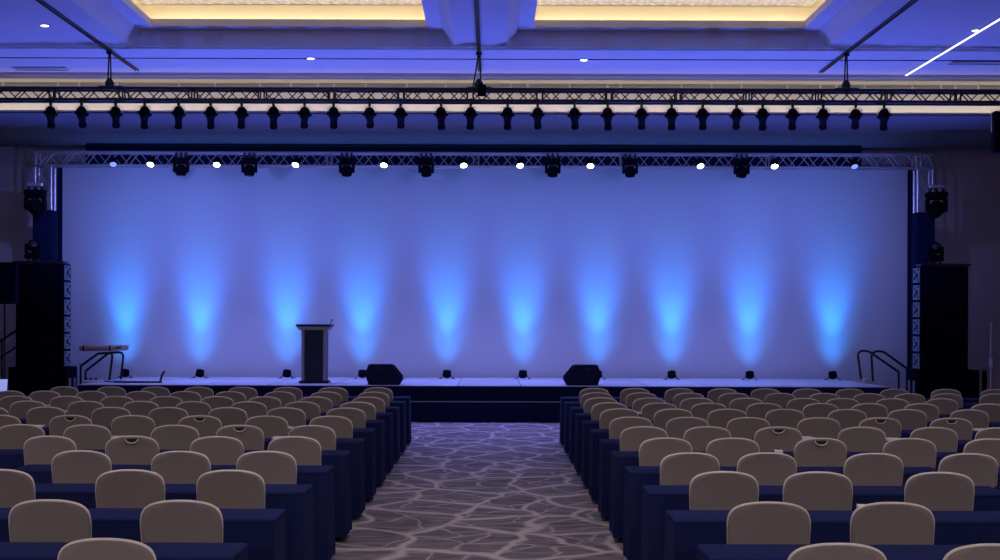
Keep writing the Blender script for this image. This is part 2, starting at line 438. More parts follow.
# hoists and hanging slings
for px, lb, big in ((107, 'left pair of steel slings holding up the upper truss', 0), (478, 'middle chain hoist holding up the upper truss', 1), (847, 'right pair of steel slings holding up the upper truss', 0)):
    X = wx(px, UT)
    t = thing('chain_hoist' if big else 'truss_sling', lb, 'hoist' if big else 'sling', (X, UT + .12, ut1))
    h = CH - ut1
    m = MB()
    m.tube([(-.10 if big else -.03, 0, .02), (-.012, 0, h * .85), (-.008, 0, h - .03)], .014, 6); m.tube([(.04 if big else .03, 0, .02), (.014, 0, h * .85), (.01, 0, h - .03)], .014, 6)
    m.build('cable', M['blackmetal'], t)
    m = MB(); m.box(-.05, .05, -.05, .05, h - .08, h - .03, .01); m.build('ceiling_bracket', M['blackmetal'], t)
    m = MB(); m.lathe([(.03, .0), (.07, .03), (.08, .08), (.05, .14), (.02, .17)], 12)
    m.box(-.2, .22, -.03, .03, 0, .03, .01); m.build('shackle', M['blackmetal'], t, True)
    if big:
        m = MB(); m.box(-.02, .13, -.16, -.22, -.16, .04, .015); m.box(.01, .06, -.22, .0, .04, .06); m.build('hoist_body', M['blackplastic'], t)

# profile spotlights on the upper truss
def make_profile():
    t = thing('profile_spotlight', '', 'spotlight', group='profile spotlights on the upper truss')
    m = MB(); m.box(-.022, .022, -.025, .025, -.075, .065, .006); m.tube([(0, 0, -.07), (0, 0, -.085)], .012, 8)
    m.build('clamp', M['blackmetal'], t)
    m = MB(); m.tube([(-.105, 0, -.22), (-.105, 0, -.115), (-.085, 0, -.09), (0, 0, -.08), (.085, 0, -.09), (.105, 0, -.115), (.105, 0, -.22)], .008, 6)
    m.build('yoke', M['alu'], t, True)
    b = MB(); b.lathe([(.02, .125), (.055, .118), (.080, .09), (.092, .045), (.094, 0), (.085, -.05), (.07, -.075)], 16)
    for s in (-1, 1): b.lathe([(.028, 0), (.028, .035), (.016, .04)], 10, Matrix.Translation((s * .082, 0, 0)) @ Matrix.Rotation(s * math.pi / 2, 4, 'Y'))
    h = b.build('lamp_housing', M['blackplastic'], t, True, (0, 0, -.215))
    b = MB(); b.lathe([(.070, -.07), (.066, -.10), (.060, -.14), (.060, -.22), (.068, -.225), (.068, -.265), (.055, -.268)], 16)
    b.build('lens_barrel', M['blackplastic'], h, True)
    b = MB(); b.lathe([(.056, -.262), (.03, -.272), (.006, -.275)], 16); b.build('lens', M['glasslens'], h, True)
    return t
PROF = [50, 81, 115, 144, 178, 210, 241, 273, 304, 333, 369, 400, 440.5, 470, 507, 537, 574, 607, 641, 671, 702, 736, 762, 792, 822.5, 855, 883.5]
proto = make_profile(); ptree = tree_of(proto)
for i, px in enumerate(PROF):
    X = wx(px, UT)
    lb = 'black profile spotlight hanging under the upper black truss, ' + ORD[i + 1] + ' from the left'
    if i == 0: t, parts = proto, [c for c, _ in ptree[1]]; t.location = (X, UT, ut0); t['label'] = lb
    else: t, parts = dup(proto, (X, UT, ut0), 0, lb, ptree)
    for c in parts:
        if c.name.startswith('lamp_housing'):
            c.rotation_euler = (R(44 + random.uniform(-10, 6)), R(random.uniform(-3, 3)) - math.atan2(X * 1.0, 9) * .32, 0)

# moving heads
def make_moving_head():
    t = thing('moving_head_spotlight', '', 'stage light', group='moving head lights on the backdrop truss')
    for cx in (-.10, 0, .10):
        m = MB(); m.box(cx - .02, cx + .02, -.03, .03, 0, .11, .008); m.build('clamp', M['blackmetal'], t)
    m = MB(); m.box(-.15, .15, -.11, .11, -.09, .0, .02); m.build('base', M['blackplastic'], t)
    m = MB()
    for s in (-1, 1): m.box(s * .135 - .025, s * .135 + .025, -.06, .06, -.30, -.10, .018)
    m.box(-.14, .14, -.06, .06, -.125, -.09, .012); m.build('yoke', M['blackplastic'], t)
    b = MB(); b.lathe([(.03, .11), (.075, .105), (.105, .06), (.108, 0), (.10, -.06), (.095, -.11), (.075, -.115)], 16)
    for a in range(6): b.box(-.012, .012, .095, .118, -.08, .06, .004, mtx=Matrix.Rotation(a * math.pi / 3, 4, 'Z'))
    h = b.build('head', M['blackplastic'], t, True, (0, 0, -.255))
    b = MB(); b.lathe([(.074, -.112), (.05, -.124), (.01, -.128)], 16); b.build('lens', M['glasslens'], h, True)
    return t
mh = make_moving_head(); mtree = tree_of(mh)
MHX = [182, 250, 347, 426, 552, 629, 740]
for i, px in enumerate(MHX):
    loc = (wx(px, LT), LT - .14, lt0 + .16)
    lb = 'black moving head light under the silver truss, ' + ORD[i + 1] + ' from the left'
    if i == 0: t, parts = mh, [c for c, _ in mtree[1]]; t.location = loc; t['label'] = lb
    else: t, parts = dup(mh, loc, 0, lb, mtree)
    for c in parts:
        if c.name.startswith('head'): c.rotation_euler = (R(random.uniform(-8, 20)), R(random.uniform(-10, 10)), 0)
# moving heads on the towers
for px, py, sc, lb in ((35, 187, 1.35, 'upper black moving head light clamped to the left truss tower'), (33, 247, 1.05, 'lower black moving head light on top of the left speaker stack'),
                   (936, 189, 1.35, 'upper black moving head light clamped to the right truss tower'), (935, 247, 1.05, 'lower black moving head light on top of the right speaker stack')):
    d = 30.1
    low = py > 230
    if low:
        t, parts = dup(mh, None, R(random.uniform(-15, 15)), lb, mtree)
        t.location = (wx(px, 29.4), 29.4, 3.045); t['group'] = 'moving head lights on the towers'
        # standing on its base: base down, head up
        for c in parts: c.scale = (1, 1, -1); c.location.z = -c.location.z + 0.0
        for c in parts:
            c.location.z += .095
            if c.name.startswith('clamp'): c.scale = (1, 1, -.7)
            if c.name.startswith('head'): c.rotation_euler = (R(70), 0, R(20 if px < 500 else -20))
    else:
        t, parts = dup(mh, (wx(px, d), d, wz(py + 3, d, px)), 0, lb, mtree); t['group'] = 'moving head lights on the towers'
        t.scale = (sc, sc, sc)
        for c in parts:
            if c.name.startswith('head'): c.rotation_euler = (R(45), R(35 if px > 500 else -35), 0)
        a = MB(); a.tube([(0, 0, .08), ((.0), .30, .08)], .024, 8); a.box(-.12, .12, -.05, .05, .05, .11, .015)
        a.build('side_arm', M['alu'], t)

# par cans
def make_par(lit):
    t = thing('par_spotlight', '', 'stage light', group='par lights on the backdrop truss')
    m = MB(); m.box(-.02, .02, -.02, .02, -.02, .09, .005); m.tube([(-.11, 0, -.09), (-.11, 0, -.03), (0, 0, -.02), (.11, 0, -.03), (.11, 0, -.09)], .009, 6); m.build('yoke', M['blackmetal'], t, True)
    b = MB(); b.lathe([(.03, .12), (.07, .11), (.085, .06), (.10, -.03), (.102, -.09), (.09, -.092)], 18)
    h = b.build('can', M['blackplastic'], t, True, (0, 0, -.085))
    b = MB(); b.lathe([(.089, -.088), (.07, -.100), (.03, -.106), (.005, -.107)], 18); b.build('lens', M['lamp'] if lit else M['lampdim'], h, True)
    t.scale = (.85, .85, .85)
    return t
PARS = [(113, 0), (151, 1), (217, 1), (296, 1), (384, 1), (463, 1), (519.5, 1), (590, 1), (699, 1), (773.5, 1), (853, 0)]
pl, pdm = make_par(True), make_par(False); trees = {1: tree_of(pl), 0: tree_of(pdm)}; used = set(); litn = 0
for px, lit in PARS:
    src = pl if lit else pdm; loc = (wx(px, LT), LT - .02, lt0 + .16)
    if lit:
        litn += 1; lb = 'small par light glowing white under the silver truss, ' + ORD[litn] + ' glowing one from the left'
    else: lb = 'dim blue par light under the silver truss near its ' + ('left' if px < 500 else 'right') + ' end'
    if lit not in used: used.add(lit); t, parts = src, [c for c, _ in trees[lit][1]]; t.location = loc; t['label'] = lb
    else: t, parts = dup(src, loc, 0, lb, trees[lit])
    for c in parts:
        if c.name.startswith('can'): c.rotation_euler = (R(-38), R(random.uniform(-12, 12)), 0)

# uplights on the stage floor
UPX = [125, 200, 287, 362.5, 447, 523, 598, 672, 750, 833]
UD = 32.0
def make_up():
    t = thing('uplight', '', 'uplight', group='uplights along the back of the stage')
    for s in (-1, 1):
        m = MB(); m.tube([(s * .10, 0, .10), (s * .115, 0, .06), (s * .15, -.10, .012), (s * .19, -.10, .008)], .009, 6); m.tube([(s * .115, 0, .06), (s * .15, .10, .012), (s * .19, .1, .008)], .009, 6)
        m.build('floor_bracket', M['blackmetal'], t, True)
    b = MB(); b.lathe([(.04, -.09), (.08, -.08), (.095, -.03), (.10, .05), (.102, .08), (.09, .082)], 18)
    for a in range(8): b.box(-.008, .008, .085, .106, -.07, .03, .003, mtx=Matrix.Rotation(a * math.pi / 4, 4, 'Z'))
    h = b.build('can', M['blackplastic'], t, True, (0, 0, .125))
    b = MB(); b.lathe([(.088, .078), (.06, .086), (.01, .088)], 18); b.build('lens', M['uplens'], h, True)
    h.rotation_euler = (R(-28), 0, 0); t.scale = (.88, .88, .82)
    return t
up = make_up(); utree = tree_of(up)
for i, px in enumerate(UPX):
    loc = (wx(px, UD), UD, SH); lb = 'small black uplight on the stage floor before the backdrop, ' + ORD[i + 1] + ' from the left'
    if i == 0: up.location = loc; up['label'] = lb
    else: dup(up, loc, R(random.uniform(-8, 8)), lb, utree)

# ---------------------------------------------------------------- things on the stage
L0 = pt(315, 383.5, 29.45)
t = thing('lectern', 'tall black lectern with silver corner posts standing on the stage', 'lectern', (wx(313.8, 29.45), 29.45, SH))
m = MB(); m.box(-.29, .29, -.03, .46, 0, .05, .01); m.build('base', M['lecternblack'], t)
m = MB(); m.prism([(-.235, .05), (.235, .05), (.245, 1.06), (-.245, 1.06)], .02, .43); m.build('body', M['lecternblack'], t)
m = MB(); m.box(-.185, .185, .0, .02, .06, 1.05, .004); m.build('front_panel', M['lecternblack'], t)
for s in (-1, 1):
    m = MB(); m.box(s * .215 - .03, s * .215 + .03, -.01, .05, .05, 1.06, .01); m.build('corner_post', M['lecterntrim'], t)
m = MB(); m.prism([(-.28, 1.06), (.28, 1.06), (.345, 1.13), (-.345, 1.13)], -.05, .47); m.build('desk_support', M['lecterntrim'], t)
m = MB(); v = m.box(-.35, .35, -.08, .50, 1.13, 1.175, .012)
m.build('desk_top', M['lecternblack'], t)
m = MB(); m.tube([(.30, .30, 1.17), (.31, .29, 1.22), (.335, .26, 1.26), (.345, .20, 1.265)], .008, 6); m.lathe([(.014, -.03), (.018, 0), (.014, .03)], 8, Matrix.Translation((.347, .17, 1.262)) @ Matrix.Rotation(R(90), 4, 'X'))
m.build('gooseneck_microphone', M['blackmetal'], t, True)

def wedge(px, mir, lb):
    d = 28.72
    t = thing('monitor_wedge', lb, 'speaker', (wx(px, d), d, SH), 0, 'floor monitors at the front of the stage')
    P = [(-.30, 0), (.30, 0), (.365, .13), (.14, .40), (-.30, .40), (-.37, .22)]
    P = [(-a * (1 if not mir else -1) * -1, b) for a, b in P]
    m = MB(); m.prism(P, 0, .42, bevel=.012); m.build('cabinet', M['wedgepaint'], t)
    # grille on the slanted face
    s = -1 if mir else 1
    a, b = Vector((.365 * s, 0, .13)), Vector((.14 * s, 0, .40)); n = Vector((b.z - a.z, 0, a.x - b.x)) * s; n.normalize()
    m = MB(); ps = []
    for k, tt in ((a.lerp(b, .08), 0), (a.lerp(b, .92), 0)): pass
    q0, q1 = a.lerp(b, .08) + n * .006, a.lerp(b, .92) + n * .006
    r0, r1 = q0 + n * .012, q1 + n * .012
    m.prism([(q0.x, q0.z), (q1.x, q1.z), (r1.x, r1.z), (r0.x, r0.z)], .03, .39); m.build('grille', M['grillecloth'], t)
    m = MB(); m.box(-.11 * s - .05, -.11 * s + .05, -.012, .004, .30, .36, .008); m.build('handle', M['slot'], t)
    for hx in (-.22, .22):
        m = MB(); m.box(hx - .02, hx + .02, .02, .4, -.001, .012, .003); m.build('foot', M['blackplastic'], t)
    return t
wedge(384, False, 'black wedge floor monitor on the stage edge right of the lectern')
wedge(582.5, True, 'black wedge floor monitor on the stage edge right of the aisle')

# thin black bar lying on the stage, left
p0, p1 = pt(116, 383.2, 29.5), pt(163, 383.2, 29.5)
t = thing('floor_bar', 'thin black bar lying on the stage left with short upright end', 'bar', (p0.x, 29.4, SH))
Lb = p1.x - p0.x
m = MB(); m.box(0, Lb, -.06, .06, 0, .035, .006); m.build('rail', M['blackmetal'], t)
m = MB(); m.tube([(Lb - .03, 0, .03), (Lb, .02, .15), (Lb + .05, .03, .235)], .022, 8); m.build('upright', M['blackmetal'], t, True)
# power strip with plugs, left
t = thing('power_strip', 'pale power strip with plugs on the stage beneath the left handrails', 'power strip', (wx(94, 29.6), 29.55, SH))
m = MB(); m.box(-.2, .2, -.04, .04, 0, .05, .008); m.build('strip', M['paper'], t)
for k in range(3):
    m = MB(); m.box(-.17 + k * .1, -.12 + k * .1, -.03, .03, .05, .085, .008); m.build('plug', M['blackplastic'], t)
m = MB(); m.tube([(.2, 0, .03), (.3, .03, .015), (.38, -.05, .012), (.5, .1, .012)], .012, 6); m.build('cord', M['blackplastic'], t, True)
t = thing('white_box', 'small white box on the stage beside the right handrails', 'box', (wx(868, 30.6), 30.6, SH))
m = MB(); m.box(-.085, .085, -.06, .06, 0, .075, .012); m.build('body', M['paper'], t)
m = MB(); m.box(-.088, .088, -.063, .063, .07, .09, .008); m.build('lid', M['white'], t)

# stairs with handrails at both stage ends
def arc(p, c, q, n=6): return [p * (1 - k / n) ** 2 + c * 2 * (k / n) * (1 - k / n) + q * (k / n) ** 2 for k in range(n + 1)]
def stairs(sx, label):
    E = SR if sx > 0 else SL
    t = thing('stage_stairs', label, 'stairs', (E + sx * .06, 30.0, 0))
    for k in range(3):
        z = SH - .17 * (k + 1); m = MB(); a, b = sorted((sx * .28 * k, sx * .28 * (k + 1)))
        m.box(a + .005, b, -.05, 1.35, z - .035, z, .005); m.box(a + .01, b - .01, .0, 1.3, 0, z - .035); m.build('step', M['blackpaint'], t)
    O = t.location
    if sx > 0: rails = [(30.05, [(873, 381.2), (871.6, 356)], (873, 349.3), (884, 352), [(907, 368.5), (907, 389)]),
                        (31.3, [(861.3, 379.3), (858, 355)], (859.5, 348.3), (870, 352), [(899, 372), (899, 388)])]
    else: rails = [(30.05, [(109.5, 380), (112.3, 357)], (112.5, 352), (108, 353.6), [(85.7, 371), (85.7, 388)]),
                   (30.85, [(121, 379), (123.3, 357)], (123.5, 351.6), (117, 352.4), [(98, 353.6), (80.8, 366), (80.8, 386)])]
    for d, up_, k, nxt, rest in rails:
        q = lambda p: pt(p[0], p[1], d) - O
        P0 = q(up_[0]); P0.z = max(P0.z, SH + .004); P1 = q(up_[1]); last = q(rest[-1]); last.z = 0
        m = MB(); m.tube([P0, P1] + arc(P1, q(k), q(nxt), 7)[1:] + [q(p) for p in rest[:-1]], .024, 8)
        m.tube([q(rest[-2]), last], .022, 8)
        m.build('handrail', M['blackmetal'], t, True)
    return t
stairs(1, 'black stage stairs with two bent handrails at the right end of the stage')
stairs(-1, 'black stage stairs with two bent handrails at the left end of the stage')
a = pt(87, 349, 30.6); b = pt(125, 349, 30.6)
t = thing('long_bag', 'long flat tan bag lying across the left stage handrails', 'bag', (0, 30.0, 0))
m = MB(); m.box(a.x, b.x, -.02, .95, 1.297, 1.405, .04, 3)
for k in range(5): m.box(a.x + .12 + k * .17, a.x + .14 + k * .17, .0, .93, 1.395, 1.409, .005)
m.build('body', M['tan'], t, 50)
for f in (.12, .80):
    X = a.x + (b.x - a.x) * f; m = MB(); m.box(X - .025, X + .025, -.028, .958, 1.292, 1.411, .03, 2); m.build('strap', M['blackcloth'], t)
m = MB(); m.tube([(b.x - .05, .0, 1.36), (b.x + .03, -.03, 1.37), (b.x + .03, .12, 1.37), (b.x - .05, .1, 1.36)], .018, 8); m.build('handle', M['blackcloth'], t, True)
# ---------------------------------------------------------------- speaker stacks
def stack(sx):
    side = 'left' if sx < 0 else 'right'
    xi, xo = (8.38, 9.33)
    D = 29.0
    def bx(m, a, b, *r, **k): lo, hi = sorted((sx * a, sx * b)); return m.box(lo, hi, *r, **k)
    # subwoofers
    so = 9.52 if sx > 0 else 9.44
    si = 8.30
    t = thing('subwoofer', 'large black subwoofer at the bottom of the %s speaker stack' % side, 'speaker', (0, D - .12, 0))
    m = MB(); bx(m, si, so, 0, .75, .02, 1.0, bevel=.012); m.build('cabinet', M['blackpaint'], t)
    m = MB(); bx(m, si + .04, so - .04, -.02, -.001, .06, .96, bevel=.006); m.build('grille', M['grillecloth'], t)
    for k in range(2):
        m = MB(); bx(m, si - .012, si + .002, .14 + k * .34, .28 + k * .34, .3, .78, bevel=.006); m.build('side_handle', M['sideplate'], t)
    for k in range(2):
        m = MB(); bx(m, si + .1 + k * .85, si + .2 + k * .85, .05, .7, 0, .03); m.build('foot', M['blackplastic'], t)
    hgt = 2.03 / 6
    for k in range(6):
        z0 = 1.0 + k * hgt; D2 = .014 * k
        t = thing('line_array_speaker', 'black line array speaker box in the %s stack, %s from the top' % (side, ORD[6 - k]), 'speaker', (0, D, z0), group='line array speakers in the %s stack' % side)
        m = MB(); bx(m, xi + .012, xo, 0, .48, .001, hgt - .001, bevel=.004); m.build('cabinet', M['blackpaint'], t)
        m = MB(); bx(m, xi + .05, xo - .03, -.010, -.001, .004, hgt - .004, bevel=.003); m.build('grille', M['grillecloth'], t)
        m = MB(); bx(m, xi - .004, xi + .012, .03, .46, .02, hgt - .03, bevel=.004); p = m.build('rigging_plate', M['sideplate'], t)
        m = MB()
        for q, (yy, zz, rr) in enumerate(((.2, .16, .045), (.33, .10, .03), (.33, .24, .025), (.1, .27, .02), (.1, .07, .02))):
            bx(m, xi - .012, xi - .004, yy - rr * 1.5, yy + rr * 1.5, zz - rr, zz + rr, bevel=.004)
        m.build('lock_pin', M['slot'], p)
    t = thing('rigging_frame', 'black rigging frame lying on top of the %s speaker stack' % side, 'frame', (0, D, 3.035))
    m = MB(); bx(m, xi + .05, xi + .12, .02, .46, 0, .045, bevel=.005); bx(m, xo - .12, xo - .05, .02, .46, 0, .045, bevel=.005)
    m.build('side_beam', M['blackmetal'], t)
    m = MB(); bx(m, xi + .02, xo + .06, .0, .05, 0.0, .045, bevel=.005); m.build('cross_beam', M['blackmetal'], t)
stack(-1); stack(1)

# things at the frame edges
t = thing('stand_speaker', 'black loudspeaker on a pole at the far left edge', 'speaker', (wx(1.5, 28.2), 28.2, 0))
m = MB(); z0, z1 = wz(304, 28.2, 0), wz(262, 28.2, 0)
m.prism([(-.28, 0), (.28, 0), (.22, .36), (-.22, .36)], z0, z1, axis='z', bevel=.02); m.build('cabinet', M['blackpaint'], t)
m = MB(); m.box(-.25, .25, -.02, -.001, z0 + .04, z1 - .04, .006); m.build('grille', M['grillecloth'], t)
m = MB(); m.tube([(0, .18, .05), (0, .18, z0)], .018, 8); m.build('pole', M['blackmetal'], t)
for k in range(3):
    a = k * 2 * math.pi / 3 + .5; m = MB(); m.tube([(0, .18, .55), (math.cos(a) * .45, .18 + math.sin(a) * .45, .012)], .012, 6); m.build('leg', M['blackmetal'], t)
t = thing('handrail', 'black handrail on the floor beyond the left speaker stack', 'handrail', (wx(9, 31), 31, 0))
m = MB(); A, B = pt(-6, 345, 31), pt(19, 329, 31); C_, D_ = pt(-6, 362, 31), pt(19, 345, 31)
o = Vector((wx(9, 31), 31, 0))
m.tube([A - o, B - o, B - o + Vector((.1, 0, -.06)), D_ - o], .026, 8); m.tube([C_ - o, D_ - o], .02, 8); m.build('rail', M['blackmetal'], t, True)
for px, top in ((-5, 345), (2, 340), (18, 331)):
    m = MB(); P_ = pt(px, top, 31) - o; m.tube([P_, (P_.x, 0, 0)], .022, 8); m.build('post', M['blackmetal'], t)
t = thing('pole_stand', 'thin grey pole stand by the right edge, beyond the right speaker stack', 'stand', (wx(991, 30), 30, 0))
m = MB(); m.tube([(0, 0, .03), (0, 0, wz(323, 30, 991))], .018, 8); m.build('pole', M['alu'], t)
m = MB(); m.box(-.03, .03, -.03, .03, wz(367, 30, 991), wz(358, 30, 991), .008); m.build('clamp', M['white'], t)
m = MB(); m.lathe([(.22, 0), (.22, .02), (.06, .035), (.03, .05)], 20); m.build('base', M['blackmetal'], t, True)
t = thing('floor_case', 'narrow dark upright case beside the pole at the right edge', 'case', (wx(984.5, 30.2), 30.2, 0))
m = MB(); m.box(-.03, .03, -.08, .08, .0, wz(371, 30.2, 985), .01); m.build('body', M['blackpaint'], t)
m = MB(); m.tube([(0, -.05, wz(371, 30.2, 985) - .01), (0, -.06, wz(369, 30.2, 985)), (0, .06, wz(369, 30.2, 985)), (0, .06, wz(371, 30.2, 985) - .01)], .01, 6); m.build('handle', M['blackmetal'], t)
t = thing('hanging_speaker', 'black speaker hanging under the upper truss at the right edge', 'speaker', (wx(1002, UT), UT + .1, ut0))
z1, z0 = wz(111, UT, 1000) - ut0, wz(152, UT, 1000) - ut0
m = MB(); m.prism([(-.15, -.13), (.15, -.13), (.13, .13), (-.13, .13)], z0, z1, axis='z', bevel=.02); m.build('cabinet', M['blackpaint'], t)
m = MB(); m.box(-.125, .125, -.146, -.131, z0 + .03, z1 - .03, .004); m.build('grille', M['grillecloth'], t)
m = MB(); m.tube([(-.158, 0, (z0 + z1) / 2), (-.158, 0, z1 + .03), (.158, 0, z1 + .03), (.158, 0, (z0 + z1) / 2)], .01, 6); m.tube([(0, 0, z1 + .02), (0, 0, .03)], .014, 6); m.build('bracket', M['alu'], t)

# ---------------------------------------------------------------- tables
TD, TH, TLEN = .475, .75, 2.44
def make_table():
    t = thing('banquet_table', '', 'table', group='cloth covered tables in rows')
    hx, hy = TLEN / 2, TD / 2
    m = MB(); m.box(-hx, hx, -hy, hy, TH - .03, TH, .012, 2); m.build('covered_top', M['navycloth'], t, 50)
    m = MB(); per = []
    def side(p, q, n):
        for i in range(n): per.append((p[0] + (q[0] - p[0]) * i / n, p[1] + (q[1] - p[1]) * i / n))
    x, y = hx - .002, hy - .002
    side((-x, -y), (x, -y), 70); side((x, -y), (x, y), 18); side((x, y), (-x, y), 70); side((-x, y), (-x, -y), 18)
    N = len(per); rows = []; rr = random.Random(3); ph = [rr.uniform(0, 6.28) for _ in range(6)]
    for j in range(7):
        f = j / 6; z = TH - .02 - (TH - .065) * f; row = []
        for i, (a, b) in enumerate(per):
            w = .5 * math.sin(i * .55 + ph[0]) + .35 * math.sin(i * 1.13 + ph[1]) + .25 * math.sin(i * .21 + ph[2])
            k = .014 * f * w + .010 * f
            # deeper fold next to each corner
            cd = min(abs(abs(a) - x) + abs(abs(b) - y), .25); k += .016 * f * max(0, 1 - cd / .12) - .012 * f * max(0, 1 - abs(cd - .14) / .05)
            nx = (1 if a >= x - 1e-6 else -1 if a <= -x + 1e-6 else 0); ny = (1 if b >= y - 1e-6 else -1 if b <= -y + 1e-6 else 0)
            if nx and not ny: k *= .35
            row.append(m.bm.verts.new((a + nx * k * (.35 if ny else 1), b + ny * k, z)))
        rows.append(row)
    for a, b in zip(rows, rows[1:]):
        for i in range(N): m.bm.faces.new((a[i], a[(i + 1) % N], b[(i + 1) % N], b[i]))
    m.build('skirt', M['navycloth'], t, 60)
    return t
NR = 12
def tfar(r): return 1.13 * F * (.0137 - .00083 * r)
tb = make_table(); ttree = tree_of(tb); first = True
def rowname(r):
    if r < 6: return 'the %s row from the stage' % ORD[r + 1] if r else 'the row nearest the stage'
    return 'the row nearest the camera' if r == 11 else 'the %s row from the camera' % ORD[12 - r]
for r in range(NR):
    for side in (-1, 1):
        jit = random.uniform(-.01, .01)
        for k in range(3):
            x0 = (1.25 if side < 0 else 1.055) + k * (TLEN + .03)
            lim = (492 if side < 0 else 508) * tfar(r) / F
            if x0 > lim + .15: continue
            if r == 8 and side < 0 and k == 1: continue
            loc = (side * (x0 + TLEN / 2), tfar(r) - .03 - TD / 2 + jit, 0)
            lb = 'navy cloth table %s of aisle in %s, %s from aisle' % ('left' if side < 0 else 'right', rowname(r), ORD[k + 1])
            if first: tb.location = loc; tb['label'] = lb; first = False
            else: dup(tb, loc, 0, lb, ttree)

# ---------------------------------------------------------------- chairs
OUT = [(0, .94), (.059, .9385), (.113, .931), (.157, .919), (.190, .899), (.210, .868), (.219, .82), (.218, .755), (.213, .67), (.205, .58), (.196, .49), (.190, .41)]
def crom(P, n):
    res = []
    for i in range(len(P) - 1):
        p0, p1, p2, p3 = P[max(0, i - 1)], P[i], P[i + 1], P[min(len(P) - 1, i + 2)]
        for k in range(n):
            t = k / n
            res.append(tuple(.5 * (2 * b + (c - a) * t + (2 * a - 5 * b + 4 * c - d) * t * t + (3 * b - a - 3 * c + d) * t ** 3) for a, b, c, d in zip(p0, p1, p2, p3)))
    return res + [P[-1]]
half = crom(OUT, 2)
full = [(-x, z) for x, z in half[::-1]] + half[1:]          # open outline from lower left over the crown to lower right
LEAN = .13
def yl(z): return (.94 - z) * LEAN
def make_chair():
    t = thing('banquet_chair', '', 'chair', group='banquet chairs in rows')
    # backrest: a padded slab with a faint hollow on its rear face
    m = MB(); rings = []
    def ring(sc, y):
        return [m.bm.verts.new((x * sc, yl(z0) + y, z0)) for x, z0 in ((x, .66 + (z - .66) * (1 - (1 - sc) * .75)) for x, z in full)]
    lv = [ring(.55, .004), ring(.86, .0), ring(.955, -.002), ring(.985, .004), ring(.985, .028), ring(.93, .044), ring(.6, .056)]
    n = len(full)
    for a, b in zip(lv, lv[1:]):
        for i in range(n - 1): m.bm.faces.new((a[i], a[i + 1], b[i + 1], b[i]))
        m.bm.faces.new((a[n - 1], a[0], b[0], b[n - 1]))
    m.bm.faces.new(lv[0]); m.bm.faces.new(lv[-1][::-1])
    m.build('backrest', M['taupe'], t, 50)
    m = MB(); m.tube([(x, yl(z) + .010, z - .004) for x, z in full], .0085, 6, radii=[.0015 + .0065 * min(1, max(0, (z - .80) / .09)) for x, z in full]); m.build('back_rim', M['rim'], t, True)
    # seat
    m = MB(); prof = [(-.20, .07), (.20, .07), (.225, .22), (.225, .31), (.19, .372), (-.19, .372), (-.225, .31), (-.225, .22)]
    m.prism(prof, .40, .475, axis='z', bevel=.022); m.build('seat', M['seatfab'], t, 60)
    m = MB(); m.box(-.19, .19, .08, .35, .37, .40, .006); m.build('seat_frame', M['chairmetal'], t)
    for sx in (-1, 1):
        m = MB(); m.tube([(sx * .18, .335, .39), (sx * .195, .352, .0)], .012, 8); m.build('leg', M['chairmetal'], t)
        m = MB(); m.tube([(sx * .185, .075, .45), (sx * .19, .06, .3), (sx * .205, -.03, .0)], .012, 8); m.build('leg', M['chairmetal'], t)
    return t
def make_handle(parent):
    m = MB(); n = 10; zc = .918
    arc_ = [(.052 * math.cos(math.pi + math.pi * k / n), .036 * math.sin(math.pi + math.pi * k / n)) for k in range(n + 1)]
    y = lambda z: yl(z) - .006
    vs = [m.bm.verts.new((a, y(zc + b), zc + b)) for a, b in arc_]; f = m.bm.faces.new(vs)
    m.mi = 1
    m.tube([(a, y(zc + b) - .002, zc + b) for a, b in arc_], .0055, 6)
    return m.build('handle_cutout', [M['slot'], M['rim']], parent, False)
ch = make_chair()
hc = thing('banquet_chair', '', 'chair', group='banquet chairs in rows')
ctree0 = tree_of(ch)
for c, _ in ctree0[1]:
    d = c.copy(); COL.objects.link(d); d.parent = hc
make_handle(hc); ctree1 = tree_of(hc)
CHL = [
 [64, 111, 155, 198.5, 242.5, 287.5, 333, 378],
 [9, 44.7, 91, 140.5, 185, 230, 279.5, 326, 373.5],
 [16, 67, 117, 166, 217, 264.5, 315.5, 368],
 [28, 86, 141, 193, 248.5, 302, 357.5],
 [-11, 46, 111, 168.5, 227.5, 286, 346],
 [-1, (70.5, 1), 133, (200, 1), 266.5, 331],
 [20.5, 87, 175, (240, 1), 312],
 [49.5, (132, 1), 217, 294.6],
 [81, 180.5, 266.5],
 [0, 130, 230.5],
 [49, 181],
 [106]]
CHR = [
 [594.5, 635.5, 680, 723, 766, 807.5, 850.5, 895, 946.5, 996],
 [597, 642, 689.5, 734.5, 781, 825, 869.5, 910, 947.5, 996],
 [601.5, 650, 697.5, 747, 804.5, 843, 893, 942],
 [610, 660, 709.5, 765, 821.5, 870, 922, 989],
 [620, 674, 728, 785.5, 848, 908, 970],
 [631.5, 688, 749, 819.5, (881, 1), (952, 1)],
 [644.6, 708, (779, 1), 862.6, 934.7, 1000],
 [666.5, 733.6, (821.6, 1), 910.6, 991],
 [691, 768, 875, 970],
 [725, 819, 941],
 [770, 894],
 [839, 995]]
CD = [.01527, .01439, .01355, .01269, .01180, .01075, .00976, .00880, .00779, .00678, .00562, .00462]
def cdep(r, side=0): return .94 * F * (.00456 if r == 11 and side > 0 else CD[r])
fst = {0: True, 1: True}
